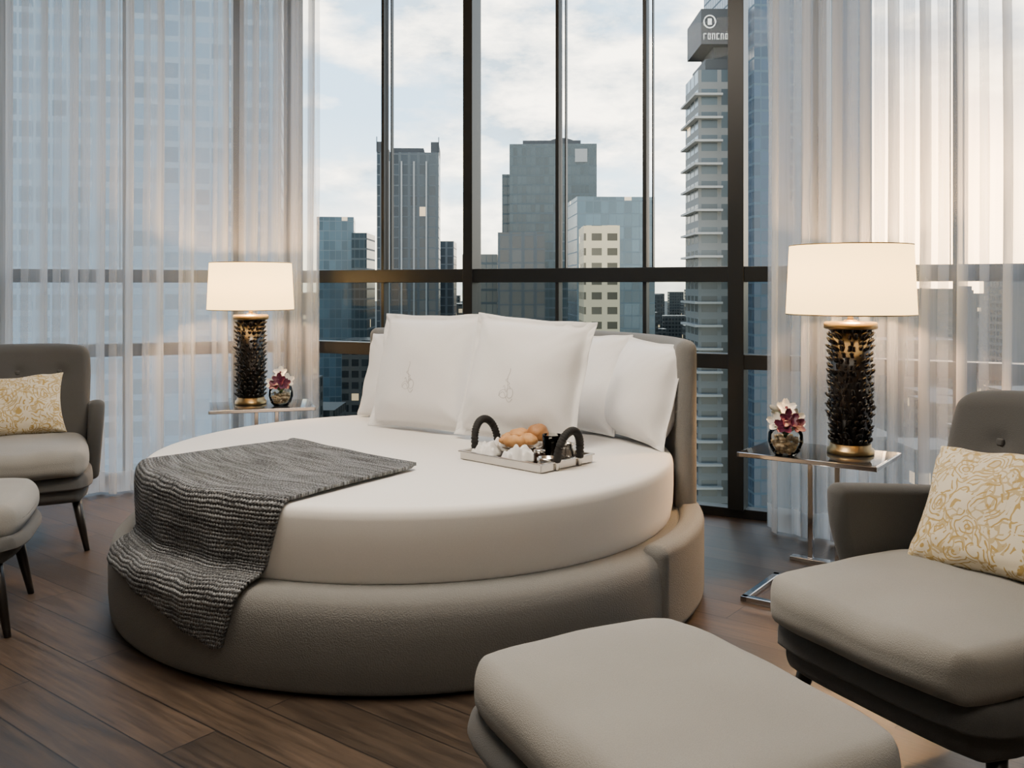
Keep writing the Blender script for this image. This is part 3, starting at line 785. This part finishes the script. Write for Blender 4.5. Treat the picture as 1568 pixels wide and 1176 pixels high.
for i in range(700):
    y = random.uniform(110, 1300); x = random.uniform(-.75, .75)*y; w = random.uniform(8, 26); d = random.uniform(8, 22)
    top = random.uniform(G+8, -8 if y > 160 else -30) if random.random() < .75 else random.uniform(-12, 6) if y > 300 else -25
    if any(x+w/2 > a and x-w/2 < b_ and y+d > c_ and y < d_ for a, b_, c_, d_ in FOOT+BF): continue
    BF.append((x-w/2, x+w/2, y, y+d)); g.append(box_geo(x-w/2, x+w/2, y, y+d, G, top))
V, F = join_geo(g); mesh_obj('low_rise_blocks', V, F, f_low, False, city)
g = []
bm = bmesh.new(); bmesh.ops.create_icosphere(bm, subdivisions=2, radius=1); bv_ = [v.co.copy() for v in bm.verts]; bf_ = [tuple(v.index for v in f.verts) for f in bm.faces]; bm.free()
for i in range(500):
    y = random.uniform(200, 620); x = random.uniform(-.7, .7)*y; r = random.uniform(4, 8)
    if any(x+r > a and x-r < b_ and y+r > c_ and y-r < d_ for a, b_, c_, d_ in FOOT+BF): continue
    zc = G+random.uniform(6, 14)
    g.append(([Vector((x, y, zc))+v*r*(1+.35*noise.noise(v*2.3+Vector((i, 0, 0)))) for v in bv_], bf_))
V, F = join_geo(g); m_tree = simple('tree_foliage', (.012, .02, .01), .9); mesh_obj('park_trees', V, F, m_tree, True, city)
m_ground, nt = new_mat('city_ground'); co = objco(nt); n = noise_t(nt, co, .02, 6); c = mixc(nt, n.outputs[0], (.012, .016, .012), (.04, .042, .04)); b = pbr(nt, Base_Color=c, Roughness=.9); out(nt, b.outputs[0])
mesh_obj('ground', [(-3500, 8, G), (3500, 8, G), (3500, 4500, G), (-3500, 4500, G)], [(0, 1, 2, 3)], m_ground, False)

# ------------------------------------------------------------ world
w = bpy.data.worlds.new('sky'); S.world = w; w.use_nodes = True; nt = w.node_tree; nt.nodes.clear()
t = nt.nodes.new('ShaderNodeTexCoord'); sp = nt.nodes.new('ShaderNodeSeparateXYZ'); L(nt, t.outputs['Generated'], sp.inputs[0])
rp = nt.nodes.new('ShaderNodeValToRGB'); L(nt, sp.outputs[2], rp.inputs[0])
el = rp.color_ramp.elements; el[0].position = 0; el[0].color = (1.0, .86, .60, 1); el[1].position = 1; el[1].color = (.20, .38, .68, 1)
for p, c in ((.05, (1.0, .92, .74, 1)), (.10, (.62, .78, .86, 1)), (.18, (.40, .58, .74, 1)), (.5, (.28, .48, .74, 1))):
    k = el.new(p); k.color = c
mp = nt.nodes.new('ShaderNodeMapping'); mp.inputs['Scale'].default_value = (1, 1, 2.4); L(nt, t.outputs['Generated'], mp.inputs[0])
n = noise_t(nt, mp.outputs[0], 4.6, 8, .55); r2 = nt.nodes.new('ShaderNodeValToRGB'); r2.color_ramp.elements[0].position = .44; r2.color_ramp.elements[1].position = .58; L(nt, n.outputs[0], r2.inputs[0])
n3 = noise_t(nt, mp.outputs[0], 9, 6, .6); r3 = nt.nodes.new('ShaderNodeValToRGB'); r3.color_ramp.elements[0].position = .38; r3.color_ramp.elements[1].position = .62; L(nt, n3.outputs[0], r3.inputs[0])
cl = mixc(nt, r3.outputs[0], (.34, .43, .49), (1.7, 1.50, 1.20))
c = mixc(nt, math_(nt, 'MULTIPLY', r2.outputs[0], .9), rp.outputs[0], cl)
dp = nt.nodes.new('ShaderNodeVectorMath'); dp.operation = 'DOT_PRODUCT'; L(nt, t.outputs['Generated'], dp.inputs[0]); sd = Vector((.46, 1, .085)).normalized(); dp.inputs[1].default_value = sd
gl = math_(nt, 'POWER', math_(nt, 'MAXIMUM', dp.outputs['Value'], 0), 160)
c = mixc(nt, math_(nt, 'MINIMUM', gl, 1), c, (4.4, 2.7, 1.3))
bg = nt.nodes.new('ShaderNodeBackground'); L(nt, c, bg.inputs[0]); bg.inputs[1].default_value = 4.8
o = nt.nodes.new('ShaderNodeOutputWorld'); L(nt, bg.outputs[0], o.inputs[0])

# ------------------------------------------------------------ interior lights
def area(name, loc, size, power, col, rot=(0, 0, 0)):
    ld = bpy.data.lights.new(name, 'AREA'); ld.energy = power; ld.color = col; ld.shape = 'RECTANGLE'; ld.size = size[0]; ld.size_y = size[1]
    lo = bpy.data.objects.new(name, ld); COL.objects.link(lo); lo.location = loc; lo.rotation_euler = rot
area('added_fill_light', (-.6, 2.8, HC-.03), (1.3, 1.0), 135, (1, .87, .71))  # unseen area light added under the ceiling as warm fill for the bed
area('added_fill_light', (.4, .3, HC-.03), (2.0, 1.2), 38, (1, .88, .72))  # second, weaker added fill above the foreground, with no fixture
